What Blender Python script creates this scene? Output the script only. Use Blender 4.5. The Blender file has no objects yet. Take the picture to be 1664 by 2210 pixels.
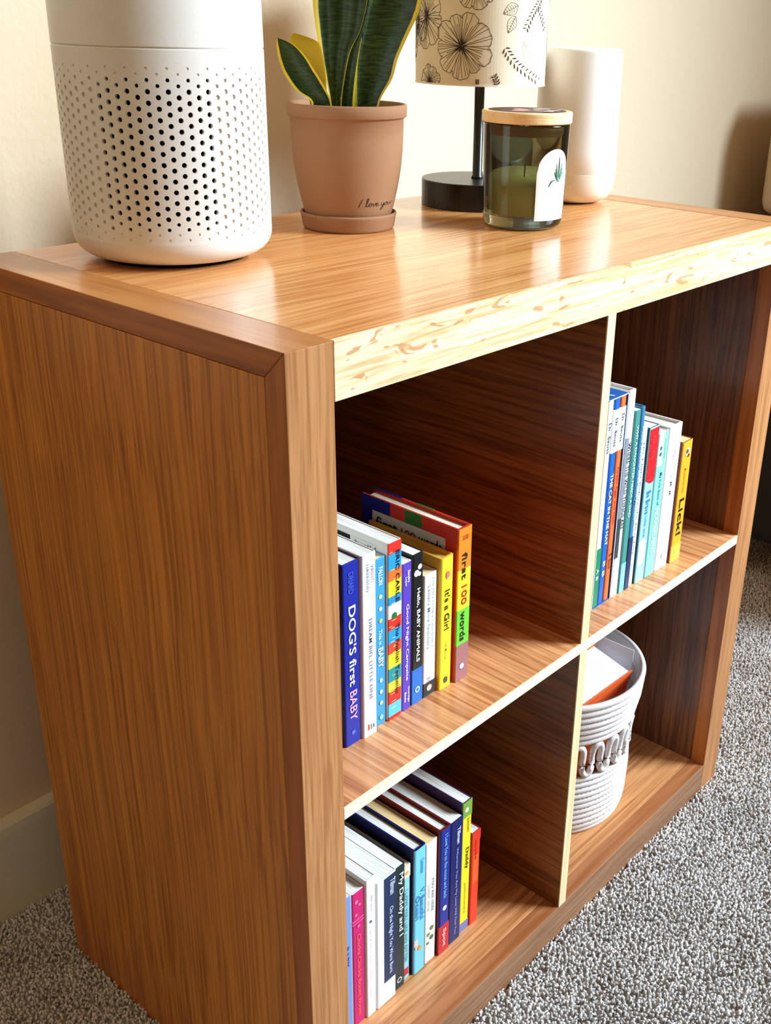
import bpy, bmesh, math, random
import numpy as np
from mathutils import Vector, Matrix
from math import pi, sin, cos
random.seed(7)
SC = bpy.context.scene
COL = SC.collection

# ------------------------------------------------------------------ camera
CAM_POS = Vector((-0.42081, -0.49164, 0.96512))
YAW, PITCH, ROLL, FPX = -0.886868, -0.419755, 0.030409, 2288.80
PPX, PPY = 171.85, -22.18
cam_d = bpy.data.cameras.new('camera')
cam = bpy.data.objects.new('camera', cam_d); COL.objects.link(cam)
_f = Vector((-sin(YAW)*cos(PITCH), cos(YAW)*cos(PITCH), sin(PITCH)))
_r = Vector((cos(YAW), sin(YAW), 0)); _u = _r.cross(_f)
r2 = cos(ROLL)*_r + sin(ROLL)*_u; u2 = -sin(ROLL)*_r + cos(ROLL)*_u
M = Matrix((r2, u2, -_f)).transposed().to_4x4(); M.translation = CAM_POS
cam.matrix_world = M
cam_d.sensor_fit = 'VERTICAL'; cam_d.sensor_height = 24.0
cam_d.lens = FPX/2210*24.0
cam_d.shift_x = -PPX/2210; cam_d.shift_y = PPY/2210
cam_d.clip_start = 0.02; cam_d.clip_end = 50
SC.camera = cam

# ------------------------------------------------------------------ light
SC.view_settings.view_transform = 'Standard'
SC.view_settings.look = 'None'
SC.view_settings.gamma = 1
SC.view_settings.use_curve_mapping = False
SC.view_settings.exposure = 0.0
W = bpy.data.worlds.new('room_air'); SC.world = W; W.use_nodes = True
W.node_tree.nodes['Background'].inputs[0].default_value = (1.0, 0.72, 0.42, 1)
W.node_tree.nodes['Background'].inputs[1].default_value = 0.25

def area(name, loc, target, sx, sy, power, colr, spread=pi):
    d = bpy.data.lights.new(name, 'AREA'); d.shape = 'RECTANGLE'; d.size = sx; d.size_y = sy
    d.energy = power; d.color = colr; d.spread = spread
    o = bpy.data.objects.new(name, d); COL.objects.link(o); o.location = loc
    o.rotation_euler = (Vector(target)-Vector(loc)).to_track_quat('-Z', 'Y').to_euler()
    return o
area('window_light', (2.15, -1.85, 2.05), (0.44, 0.18, 0.62), 1.1, 1.1, 31, (0.72, 0.87, 1.0), math.radians(55))
area('left_fill_light', (-0.5, -0.3, 2.4), (0.1, 0.2, 0.8), 0.5, 0.5, 5, (1.0, 0.74, 0.44))  # added warm fill for the unit's left face, not a room fixture

# ------------------------------------------------------------------ helpers
def srgb(r, g, b):
    def c(v):
        v /= 255
        return v/12.92 if v <= .04045 else ((v+.055)/1.055)**2.4
    return (c(r), c(g), c(b), 1)
MC = {}
def mat(name, colr, rough=.5, spec=.5, bump=0, bscale=200, coat=0):
    if name in MC: return MC[name]
    m = bpy.data.materials.new(name); m.use_nodes = True; nt = m.node_tree; b = nt.nodes['Principled BSDF']
    b.inputs['Roughness'].default_value = rough; b.inputs['Specular IOR Level'].default_value = spec
    b.inputs['Coat Weight'].default_value = coat
    tc = nt.nodes.new('ShaderNodeTexCoord'); no = nt.nodes.new('ShaderNodeTexNoise')
    no.inputs['Scale'].default_value = bscale; no.inputs['Detail'].default_value = 3
    nt.links.new(tc.outputs['Object'], no.inputs['Vector'])
    mx = nt.nodes.new('ShaderNodeMix'); mx.data_type = 'RGBA'
    c = Vector(colr[:3])
    mx.inputs['A'].default_value = (*(c*0.94), 1); mx.inputs['B'].default_value = (*(c*1.04), 1)
    nt.links.new(no.outputs['Fac'], mx.inputs['Factor']); nt.links.new(mx.outputs['Result'], b.inputs['Base Color'])
    if bump:
        bp = nt.nodes.new('ShaderNodeBump'); bp.inputs['Strength'].default_value = bump; bp.inputs['Distance'].default_value = .001
        nt.links.new(no.outputs['Fac'], bp.inputs['Height']); nt.links.new(bp.outputs['Normal'], b.inputs['Normal'])
    MC[name] = m
    return m
def C(r, g, b, rough=.45):            # plain printed colour
    return mat('print_%d_%d_%d' % (r, g, b), srgb(r, g, b), rough, .4, 0, 60)

def wood(name, axis, light, dark, fine=260, rough=.28, contrast=1.0, seed=0, coat=.25, stretch=14, figure=None, wav=1.0):
    m = bpy.data.materials.new(name); m.use_nodes = True; nt = m.node_tree; N = nt.nodes; Lk = nt.links
    b = N['Principled BSDF']; b.inputs['Roughness'].default_value = rough
    b.inputs['Coat Weight'].default_value = coat; b.inputs['Coat Roughness'].default_value = .12
    b.inputs['Specular IOR Level'].default_value = .35
    tc = N.new('ShaderNodeTexCoord'); mp = N.new('ShaderNodeMapping')
    s = [1.0, 1.0, 1.0]; s['xyz'.index(axis)] = 1/(stretch*2.6)
    mp.inputs['Scale'].default_value = s; mp.inputs['Location'].default_value = (seed*1.37, seed*.71, seed*2.13)
    Lk.new(tc.outputs['Object'], mp.inputs['Vector'])
    # slow waviness of the grain
    wv = N.new('ShaderNodeTexNoise'); wv.inputs['Scale'].default_value = 3.5; wv.inputs['Detail'].default_value = 2
    Lk.new(tc.outputs['Object'], wv.inputs['Vector'])
    vs = N.new('ShaderNodeVectorMath'); vs.operation = 'SCALE'; vs.inputs['Scale'].default_value = .011*wav
    Lk.new(wv.outputs['Color'], vs.inputs[0])
    va = N.new('ShaderNodeVectorMath'); va.operation = 'ADD'
    Lk.new(mp.outputs[0], va.inputs[0]); Lk.new(vs.outputs[0], va.inputs[1])
    def noise(scale, det, ro=.55):
        n = N.new('ShaderNodeTexNoise'); n.inputs['Scale'].default_value = scale; n.inputs['Detail'].default_value = det
        n.inputs['Roughness'].default_value = ro
        Lk.new(va.outputs[0], n.inputs['Vector']); return n
    n1 = noise(fine, 3); n2 = noise(fine*.22, 3, .6); n3 = noise(9, 2)
    def rng(n, lo, hi):
        r = N.new('ShaderNodeMapRange'); r.inputs['From Min'].default_value = lo; r.inputs['From Max'].default_value = hi
        Lk.new(n.outputs['Fac'], r.inputs['Value']); return r
    a = rng(n1, .36, .60); c = rng(n2, .38, .62); d = rng(n3, .3, .7)
    def math_(op, x, y):
        k = N.new('ShaderNodeMath'); k.operation = op
        for i, v in enumerate((x, y)):
            if isinstance(v, (int, float)): k.inputs[i].default_value = v
            else: Lk.new(v, k.inputs[i])
        return k.outputs[0]
    f = math_('ADD', math_('MULTIPLY', a.outputs[0], .60), math_('ADD', math_('MULTIPLY', c.outputs[0], .28), math_('MULTIPLY', d.outputs[0], .12)))
    f = math_('ADD', math_('MULTIPLY', math_('SUBTRACT', f, .5), contrast), .5)
    mx = N.new('ShaderNodeMix'); mx.data_type = 'RGBA'; mx.clamp_factor = True
    mx.inputs['A'].default_value = dark; mx.inputs['B'].default_value = light
    Lk.new(f, mx.inputs['Factor']); out = mx.outputs['Result']
    if figure:                         # medullary ray flecks of quarter-sawn oak
        mp2 = N.new('ShaderNodeMapping'); mp2.inputs['Scale'].default_value = (.45, 1, 1.5); mp2.inputs['Rotation'].default_value = (0, .35, 0)
        Lk.new(tc.outputs['Object'], mp2.inputs['Vector'])
        nf = N.new('ShaderNodeTexNoise'); nf.inputs['Scale'].default_value = 60; nf.inputs['Detail'].default_value = 2; nf.inputs['Distortion'].default_value = 1.2
        Lk.new(mp2.outputs[0], nf.inputs['Vector'])
        rf = N.new('ShaderNodeMapRange'); rf.inputs['From Min'].default_value = .615; rf.inputs['From Max'].default_value = .655
        Lk.new(nf.outputs['Fac'], rf.inputs['Value'])
        m2 = N.new('ShaderNodeMix'); m2.data_type = 'RGBA'; m2.inputs['B'].default_value = figure
        Lk.new(math_('MULTIPLY', rf.outputs[0], .8), m2.inputs['Factor']); Lk.new(out, m2.inputs['A']); out = m2.outputs['Result']
    Lk.new(out, b.inputs['Base Color'])
    bp = N.new('ShaderNodeBump'); bp.inputs['Strength'].default_value = .12; bp.inputs['Distance'].default_value = .0006
    Lk.new(a.outputs[0], bp.inputs['Height']); Lk.new(bp.outputs['Normal'], b.inputs['Normal'])
    Lk.new(bp.outputs['Normal'], b.inputs['Coat Normal'])
    return m

def obj(name, me, m=None, parent=None, loc=None, smooth=False, bevel=0):
    if isinstance(me, bmesh.types.BMesh):
        bm = me; me = bpy.data.meshes.new(name); bm.normal_update(); bm.to_mesh(me); bm.free()
    if m is not None:
        for k in (m if isinstance(m, (list, tuple)) else [m]): me.materials.append(k)
    if smooth:
        for p in me.polygons: p.use_smooth = True
    o = bpy.data.objects.new(name, me); COL.objects.link(o)
    if parent: o.parent = parent
    if loc: o.location = loc
    if bevel:
        b = o.modifiers.new('edge', 'BEVEL'); b.width = bevel; b.segments = 2; b.limit_method = 'ANGLE'; b.angle_limit = math.radians(40)
    return o
def thing(name, label, cat, loc=(0, 0, 0), rotz=0, group=None):
    o = bpy.data.objects.new(name, None); COL.objects.link(o); o.location = loc; o.rotation_euler = (0, 0, rotz)
    o.empty_display_size = .05
    o['label'] = label; o['category'] = cat
    if group: o['group'] = group
    return o
def tag(o, label=None, cat=None, group=None, kind=None):
    for k, v in (('label', label), ('category', cat), ('group', group), ('kind', kind)):
        if v: o[k] = v
    return o
def box(bm, x0, x1, y0, y1, z0, z1, mi=0):
    v = [bm.verts.new(p) for p in ((x0, y0, z0), (x1, y0, z0), (x1, y1, z0), (x0, y1, z0), (x0, y0, z1), (x1, y0, z1), (x1, y1, z1), (x0, y1, z1))]
    for f in ((0, 3, 2, 1), (4, 5, 6, 7), (0, 1, 5, 4), (1, 2, 6, 5), (2, 3, 7, 6), (3, 0, 4, 7)):
        bm.faces.new([v[i] for i in f]).material_index = mi
    return v
def boxm(*a):
    bm = bmesh.new(); box(bm, *a); return bm
def prism(pts, z0, z1, plane='xy'):
    bm = bmesh.new()
    def P(p, h):
        return {'xy': (p[0], p[1], h), 'xz': (p[0], h, p[1]), 'yz': (h, p[0], p[1])}[plane]
    a = [bm.verts.new(P(p, z0)) for p in pts]; b = [bm.verts.new(P(p, z1)) for p in pts]
    bm.faces.new(a); bm.faces.new(b)
    n = len(pts)
    for i in range(n): bm.faces.new((a[i], a[(i+1) % n], b[(i+1) % n], b[i]))
    bmesh.ops.recalc_face_normals(bm, faces=bm.faces)
    return bm
def lathe(prof, seg=96, close=False):
    bm = bmesh.new(); rings = []
    for r, z in prof:
        if r < 1e-6: rings.append([bm.verts.new((0, 0, z))])
        else: rings.append([bm.verts.new((r*cos(2*pi*i/seg), r*sin(2*pi*i/seg), z)) for i in range(seg)])
    pr = list(zip(rings, rings[1:])) + ([(rings[-1], rings[0])] if close else [])
    for a, b in pr:
        for i in range(seg):
            j = (i+1) % seg
            if len(a) == 1 and len(b) == 1: continue
            if len(a) == 1: bm.faces.new((a[0], b[j], b[i]))
            elif len(b) == 1: bm.faces.new((a[i], a[j], b[0]))
            else: bm.faces.new((a[i], a[j], b[j], b[i]))
    bmesh.ops.recalc_face_normals(bm, faces=bm.faces)
    return bm
def arc(cx, cz, r, a0, a1, n=6):
    return [(cx+r*cos(math.radians(a0+(a1-a0)*i/n)), cz+r*sin(math.radians(a0+(a1-a0)*i/n))) for i in range(n+1)]
def tube(bm, pts, r, seg=8, caps=True):
    pts = [Vector(p) for p in pts]; rings = []
    up = Vector((0, 0, 1))
    for i, p in enumerate(pts):
        t = (pts[min(i+1, len(pts)-1)]-pts[max(i-1, 0)]).normalized()
        a = t.cross(up)
        if a.length < 1e-3: a = t.cross(Vector((1, 0, 0)))
        a.normalize(); b = t.cross(a)
        rr = r(i/(len(pts)-1)) if callable(r) else r
        rings.append([bm.verts.new(p+rr*(cos(2*pi*k/seg)*a+sin(2*pi*k/seg)*b)) for k in range(seg)])
    for A, B in zip(rings, rings[1:]):
        for k in range(seg): bm.faces.new((A[k], A[(k+1) % seg], B[(k+1) % seg], B[k]))
    if caps: bm.faces.new(rings[0]); bm.faces.new(rings[-1][::-1])

# text -> flat mesh fitted to a box; mapper turns (s, t) inside the box into a 3D point
FONT = {}
def text_mesh(s, bold=0.0):
    key = (s, bold)
    if key not in FONT:
        cu = bpy.data.curves.new('lettering', 'FONT'); cu.body = s; cu.size = 1; cu.offset = bold; cu.resolution_u = 3
        to = bpy.data.objects.new('lettering', cu); COL.objects.link(to); bpy.context.view_layer.update()
        me = bpy.data.meshes.new_from_object(to)
        bpy.data.objects.remove(to); bpy.data.curves.remove(cu)
        v = np.array([p.co[:2] for p in me.vertices]); f = [tuple(p.vertices) for p in me.polygons]
        bpy.data.meshes.remove(me)
        lo = v.min(0); hi = v.max(0)
        FONT[key] = ((v-lo)/(hi-lo), f)
    return FONT[key]
def letter(name, s, fn, m, parent, bold=0.012):
    v, f = text_mesh(s, bold)
    me = bpy.data.meshes.new(name); me.from_pydata([fn(a, b) for a, b in v], [], f)
    return obj(name, me, m, parent)

# ------------------------------------------------------------------ dimensions of the shelf unit
SW, SH, SD, T, E = 0.7649, 0.7779, 0.40, 0.0421, 0.0202
DX, DT, ZS, ST = 0.3759, 0.0130, 0.3962, 0.0117
FZ = -0.007                                   # carpet backing level; pile rises to about z = 0
WY = 0.513                                    # wall plane

# ------------------------------------------------------------------ setting
wall_m = bpy.data.materials.new('painted_wall'); wall_m.use_nodes = True
nt = wall_m.node_tree; b = nt.nodes['Principled BSDF']
b.inputs['Base Color'].default_value = srgb(224, 202, 170); b.inputs['Roughness'].default_value = .6
tc = nt.nodes.new('ShaderNodeTexCoord'); no = nt.nodes.new('ShaderNodeTexNoise'); no.inputs['Scale'].default_value = 140; no.inputs['Detail'].default_value = 3
nt.links.new(tc.outputs['Object'], no.inputs['Vector'])
bp = nt.nodes.new('ShaderNodeBump'); bp.inputs['Strength'].default_value = .25; bp.inputs['Distance'].default_value = .002
nt.links.new(no.outputs['Fac'], bp.inputs['Height']); nt.links.new(bp.outputs['Normal'], b.inputs['Normal'])
o = obj('wall_back', boxm(-2.5, 4.5, WY, WY+.1, FZ, 2.6), wall_m); tag(o, kind='structure')
prof = [(WY, FZ), (WY-.0165, FZ), (WY-.0165, .112), (WY-.0155, .1225), (WY-.013, .1262), (WY, .1262)]
bm = prism(prof, -2.5, 4.5, 'yz'); o = obj('baseboard_back', bm, mat('trim_paint', srgb(226, 220, 200), .4, .4, .05, 60)); tag(o, kind='structure')

carp = bpy.data.materials.new('carpet_yarn'); carp.use_nodes = True
nt = carp.node_tree; b = nt.nodes['Principled BSDF']; b.inputs['Roughness'].default_value = .95; b.inputs['Specular IOR Level'].default_value = .1
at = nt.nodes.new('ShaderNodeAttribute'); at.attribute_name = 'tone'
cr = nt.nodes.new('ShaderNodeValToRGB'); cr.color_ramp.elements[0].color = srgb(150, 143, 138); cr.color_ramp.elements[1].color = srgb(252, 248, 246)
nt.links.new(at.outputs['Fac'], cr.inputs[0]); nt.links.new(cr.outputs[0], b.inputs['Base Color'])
b.inputs['Sheen Weight'].default_value = .2
o = obj('floor', boxm(-2.5, 4.5, -3.0, WY, FZ-.05, FZ), mat('carpet_backing', srgb(168, 160, 154), .95, .1, .5, 300)); tag(o, kind='structure')

def carpet():
    rs = np.random.RandomState(3)
    def grid(x0, x1, y0, y1, sp, keep):
        xs = np.arange(x0, x1, sp); ys = np.arange(y0, y1, sp)
        g = np.stack(np.meshgrid(xs, ys), -1).reshape(-1, 2)+rs.uniform(-.5, .5, (len(xs)*len(ys), 2))*sp
        return g[keep(g)]
    under = lambda g: (g[:, 0] > .004) & (g[:, 0] < SW-.004) & (g[:, 1] > .004) & (g[:, 1] < SD-.004)
    A = grid(.12, 1.65, -.42, .33, .0037, lambda g: ~under(g) & (g[:, 0]*.62+g[:, 1]*-.78 < 1.28) & (g[:, 1] > -.85+g[:, 0]*.9-.32*np.maximum(g[:, 0]-.4, 0)*2 - .3))
    B = grid(-.20, .10, .0, .497, .0037, lambda g: ~under(g))
    inA = lambda g: (g[:, 0] > .12) & (g[:, 0] < 1.65) & (g[:, 1] > -.42) & (g[:, 1] < .33) & (g[:, 0]*.62+g[:, 1]*-.78 < 1.28) & (g[:, 1] > -.85+g[:, 0]*.9-.32*np.maximum(g[:, 0]-.4, 0)*2 - .3)
    inB = lambda g: (g[:, 0] > -.20) & (g[:, 0] < .10) & (g[:, 1] > 0)
    Q = grid(-1.1, 2.3, -1.1, .497, .0062, lambda g: ~under(g) & ~inA(g) & ~inB(g))
    wide = np.concatenate([np.ones(len(A)+len(B)), np.full(len(Q), 1.65)])
    P = np.concatenate([A, B, Q]); n = len(P)
    h = rs.uniform(.0065, .0105, n); ang = rs.uniform(0, 2*pi, n); lean = rs.uniform(.0005, .0045, n)
    tw = rs.uniform(0, 2*pi, n)
    V = np.zeros((n, 7, 3))
    for lv, (fr, rad, bend) in enumerate(((0, .0015, 0), (.72, .0021, .45))):
        for k in range(3):
            a = tw+k*2*pi/3+lv*.9
            V[:, lv*3+k, 0] = P[:, 0]+wide*rad*np.cos(a)+lean*bend*np.cos(ang)
            V[:, lv*3+k, 1] = P[:, 1]+wide*rad*np.sin(a)+lean*bend*np.sin(ang)
            V[:, lv*3+k, 2] = FZ+h*fr
    V[:, 6, 0] = P[:, 0]+lean*np.cos(ang); V[:, 6, 1] = P[:, 1]+lean*np.sin(ang); V[:, 6, 2] = FZ+h
    q = [(0, 1, 4), (0, 4, 3), (1, 2, 5), (1, 5, 4), (2, 0, 3), (2, 3, 5), (3, 4, 6), (4, 5, 6), (5, 3, 6)]
    F = (np.arange(n)[:, None, None]*7+np.array(q)[None]).reshape(-1)
    me = bpy.data.meshes.new('carpet_pile')
    me.vertices.add(n*7); me.vertices.foreach_set('co', V.reshape(-1))
    nf = n*9; me.loops.add(nf*3); me.loops.foreach_set('vertex_index', F.astype(np.int32))
    me.polygons.add(nf); me.polygons.foreach_set('loop_start', np.arange(nf, dtype=np.int32)*3)
    me.polygons.foreach_set('loop_total', np.full(nf, 3, dtype=np.int32))
    # clumped tone: worn patches plus per-tuft variation
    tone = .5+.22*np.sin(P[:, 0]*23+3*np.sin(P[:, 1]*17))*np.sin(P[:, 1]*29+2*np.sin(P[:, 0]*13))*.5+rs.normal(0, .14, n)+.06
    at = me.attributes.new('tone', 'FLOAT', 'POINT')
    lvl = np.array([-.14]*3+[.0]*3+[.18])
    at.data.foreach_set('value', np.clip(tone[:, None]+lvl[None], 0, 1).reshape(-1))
    me.update(); me.validate()
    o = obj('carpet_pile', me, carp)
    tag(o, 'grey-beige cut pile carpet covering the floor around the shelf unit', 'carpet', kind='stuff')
carpet()

# ------------------------------------------------------------------ shelf unit
LT, DK = srgb(206, 134, 74), srgb(132, 66, 24)
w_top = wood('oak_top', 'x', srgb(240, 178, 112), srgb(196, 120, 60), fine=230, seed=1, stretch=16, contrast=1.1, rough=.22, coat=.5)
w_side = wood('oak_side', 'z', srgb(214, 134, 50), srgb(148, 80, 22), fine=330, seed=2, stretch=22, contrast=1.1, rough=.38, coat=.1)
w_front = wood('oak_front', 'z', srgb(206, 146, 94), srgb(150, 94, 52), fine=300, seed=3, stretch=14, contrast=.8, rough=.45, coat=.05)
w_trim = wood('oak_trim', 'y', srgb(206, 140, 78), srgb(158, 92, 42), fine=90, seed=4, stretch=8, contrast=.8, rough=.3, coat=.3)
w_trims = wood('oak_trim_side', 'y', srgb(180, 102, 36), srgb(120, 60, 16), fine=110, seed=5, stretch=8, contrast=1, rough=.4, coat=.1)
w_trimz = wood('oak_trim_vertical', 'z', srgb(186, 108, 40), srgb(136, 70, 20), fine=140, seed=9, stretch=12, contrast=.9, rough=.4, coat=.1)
w_rail = wood('oak_rail', 'x', srgb(248, 230, 190), srgb(206, 168, 112), fine=330, seed=6, stretch=12, contrast=1.2, rough=.5, coat=.0, figure=srgb(196, 134, 80), wav=1.2)
w_edge = wood('ply_edge', 'x', srgb(248, 240, 216), srgb(222, 204, 164), fine=200, seed=7, stretch=30, contrast=.9, rough=.5, coat=0)
w_edgez = wood('ply_edge_vertical', 'z', srgb(240, 220, 174), srgb(212, 182, 130), fine=200, seed=7, stretch=30, contrast=.9, rough=.5, coat=0)
w_in = wood('oak_shelf', 'y', srgb(226, 164, 110), srgb(160, 94, 50), fine=260, seed=8, stretch=14, contrast=1.1, rough=.32, coat=.2)
w_bp = wood('oak_bottom', 'x', srgb(222, 160, 106), srgb(160, 98, 54), fine=230, seed=18, stretch=14, contrast=1.1, rough=.32, coat=.2)
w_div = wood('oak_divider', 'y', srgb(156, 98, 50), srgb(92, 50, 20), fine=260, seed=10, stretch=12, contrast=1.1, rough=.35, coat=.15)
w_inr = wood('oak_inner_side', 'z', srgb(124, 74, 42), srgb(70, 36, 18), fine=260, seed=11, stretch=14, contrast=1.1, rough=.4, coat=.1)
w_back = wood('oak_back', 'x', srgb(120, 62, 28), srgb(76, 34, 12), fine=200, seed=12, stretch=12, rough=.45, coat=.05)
w_bot_shaded = wood('oak_bottom_front_shaded', 'x', srgb(168, 124, 92), srgb(122, 82, 56), fine=160, seed=14, stretch=8, contrast=.9, rough=.5, coat=.0)  # shade on the bottom lipping's front face, put into a darker, greyer wood colour
w_bot = wood('oak_bottom_edging', 'x', srgb(190, 124, 78), srgb(140, 82, 44), fine=110, seed=13, stretch=8, contrast=.9, rough=.4, coat=.1)

unit = thing('shelf_unit', 'oak cube shelving unit with four open compartments standing on carpet', 'bookshelf', (0, 0, 0))
def sub(name, bm, m, bevel=.0007): return obj(name, bm, m, unit, bevel=bevel)
def groove(mm=.0004): return mm
# sides: outer skin, front lipping, top lipping mitred at the front corner
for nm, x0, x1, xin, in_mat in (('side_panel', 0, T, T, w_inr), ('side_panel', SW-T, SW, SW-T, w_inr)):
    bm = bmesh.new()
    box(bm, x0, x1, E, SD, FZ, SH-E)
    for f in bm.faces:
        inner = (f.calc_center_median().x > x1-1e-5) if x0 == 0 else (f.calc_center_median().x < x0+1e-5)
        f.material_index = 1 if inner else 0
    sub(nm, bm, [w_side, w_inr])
    # front lipping (vertical), mitre at top in the yz plane
    pts = [(0, FZ), (E, FZ), (E, SH-E), (0, SH)]
    lip = prism(pts, x0, x1, 'yz')
    for f in lip.faces:
        n = f.normal
        f.material_index = 1 if abs(n.x) > .9 else 0
    lip.normal_update()
    for f in lip.faces: f.material_index = 1 if abs(f.normal.x) > .9 else 0
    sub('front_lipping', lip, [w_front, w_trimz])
    pts = [(0.0003, SH), (E, SH-E+.0003), (SD, SH-E+.0003), (SD, SH)]
    lip = prism(pts, x0, x1, 'yz'); lip.normal_update()
    for f in lip.faces: f.material_index = 1 if abs(f.normal.x) > .9 else 0
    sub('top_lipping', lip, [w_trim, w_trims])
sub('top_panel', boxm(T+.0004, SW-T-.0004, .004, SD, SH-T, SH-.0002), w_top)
sub('top_rail', boxm(T+.0004, SW-T-.0004, 0, .004, SH-T, SH-.0002), w_rail, .0004)
sub('bottom_panel', boxm(T, SW-T, E, SD, 0, T-.0003), w_bp)
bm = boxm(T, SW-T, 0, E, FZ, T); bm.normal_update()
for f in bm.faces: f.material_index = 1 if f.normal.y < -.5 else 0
sub('bottom_lipping', bm, [w_bot, w_bot_shaded])
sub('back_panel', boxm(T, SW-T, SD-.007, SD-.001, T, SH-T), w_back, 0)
YB = SD-.0072
sub('shelf', boxm(T, SW-T, .0012, YB, ZS-ST, ZS), w_in, .0003)
sub('shelf_edging', boxm(T, SW-T, 0, .0012, ZS-ST, ZS), w_edge, 0)
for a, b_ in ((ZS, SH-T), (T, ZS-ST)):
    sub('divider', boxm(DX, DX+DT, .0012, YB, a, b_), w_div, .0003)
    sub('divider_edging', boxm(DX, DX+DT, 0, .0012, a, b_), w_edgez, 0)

# ------------------------------------------------------------------ books
pages_m = {}
def pages_mat(tint):
    if tint in pages_m: return pages_m[tint]
    m = bpy.data.materials.new('page_edges'); m.use_nodes = True; nt = m.node_tree; b = nt.nodes['Principled BSDF']
    b.inputs['Roughness'].default_value = .7; b.inputs['Specular IOR Level'].default_value = .2
    tc = nt.nodes.new('ShaderNodeTexCoord'); mp = nt.nodes.new('ShaderNodeMapping'); mp.inputs['Scale'].default_value = (1, .02, .02)
    no = nt.nodes.new('ShaderNodeTexNoise'); no.inputs['Scale'].default_value = 900; no.inputs['Detail'].default_value = 1
    nt.links.new(tc.outputs['Object'], mp.inputs[0]); nt.links.new(mp.outputs[0], no.inputs['Vector'])
    cr = nt.nodes.new('ShaderNodeValToRGB'); c = srgb(*tint); d = srgb(*[int(v*.86) for v in tint])
    cr.color_ramp.elements[0].position = .38; cr.color_ramp.elements[1].position = .55
    cr.color_ramp.elements[0].color = d; cr.color_ramp.elements[1].color = c
    nt.links.new(no.outputs['Fac'], cr.inputs[0]); nt.links.new(cr.outputs[0], b.inputs['Base Color'])
    pages_m[tint] = m; return m

def book(x0, x1, y0, h, z0, depth, cover, spine, label, group, bands=(), texts=(), style='board', page=(246, 242, 232),
         front=(), back_cover=None, disc=(), turn=0):
    """spine faces -y; fractions: v from the top (0) to the foot (1), u across (0 left, 1 right)"""
    w = x1-x0-.0003
    t = thing('book', label, 'book', (x0, y0, z0+.0002), turn, group)
    c = {'board': .0011, 'hard': .0022, 'paper': .0005}[style]
    ins = {'board': .0006, 'hard': .003, 'paper': .0003}[style]
    rr = min({'board': .0018, 'hard': .0028, 'paper': .0008}[style], w*.35)
    P = [(0, depth)]+[(rr-rr*cos(a), rr-rr*sin(a)) for a in [pi/8*i for i in range(5)]]
    P += [(w-rr+rr*sin(a), rr-rr*cos(a)) for a in [pi/8*i for i in range(5)]]+[(w, depth)]
    P += [(w-c, depth), (w-c, c*1.3), (c, c*1.3), (c, depth)]
    bm = prism(P, 0, h)
    bm.normal_update()
    for f in bm.faces:
        n = f.normal; f.material_index = 1 if (n.y < -.5 and f.calc_center_median().y < rr) else 0
    obj('cover', bm, [C(*cover), C(*spine)], t, bevel=.0002)
    bm = boxm(c+.0001, w-c-.0001, c*1.3+.0004, depth-ins*1.3-.0005, ins, h-ins)
    obj('pages', bm, pages_mat(page), t)
    e = .00012; lay = {}
    for bnd in bands:
        v0, v1, colr = bnd[:3]; u0, u1 = (bnd[3], bnd[4]) if len(bnd) > 3 else (0.0, 1.0)
        k = bnd[5] if len(bnd) > 5 else 1
        obj('spine_panel', boxm(max(u0*w, rr*.8), min(u1*w, w-rr*.8), -e*k, .0003, h*(1-v1), h*(1-v0)) if False else
            boxm(u0*w+(.0002 if u0 == 0 else 0), u1*w-(.0002 if u1 == 1 else 0), -e*k, rr*.6, h*(1-v1)+.00005, h*(1-v0)-.00005), C(*colr), t)
    for s, v0, v1, u0, u1, colr in texts:
        letter('title' if len(s) > 5 else 'lettering', s, lambda a, b_: (w*(u0+(u1-u0)*b_), -.0006, h*(1-(v0+(v1-v0)*a))), C(*colr), t, .014)
    for di, (v, u, rad, colr) in enumerate(disc):
        bm = bmesh.new(); n = 20
        vs = [bm.verts.new((w*u+rad*cos(2*pi*i/n), -.0004-.00006*di, h*(1-v)+rad*sin(2*pi*i/n))) for i in range(n)]; bm.faces.new(vs)
        obj('emblem', bm, C(*colr), t)
    # cover artwork on the left face: (f0, f1 from spine to fore edge in m, v0, v1, colour)
    for f0, f1, v0, v1, colr in front:
        obj('cover_panel', boxm(-.00025, .0002, f0, f1, h*(1-v1), h*(1-v0)), C(*colr), t)
    return t, w, h

WH, BK = (246, 244, 240), (16, 16, 18)
GA = 'children\'s books in the upper left compartment'
YA = .055
R_, Y_, B_, G_, O_ = (214, 44, 34), (250, 214, 40), (40, 150, 214), (60, 130, 60), (240, 110, 40)
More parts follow.
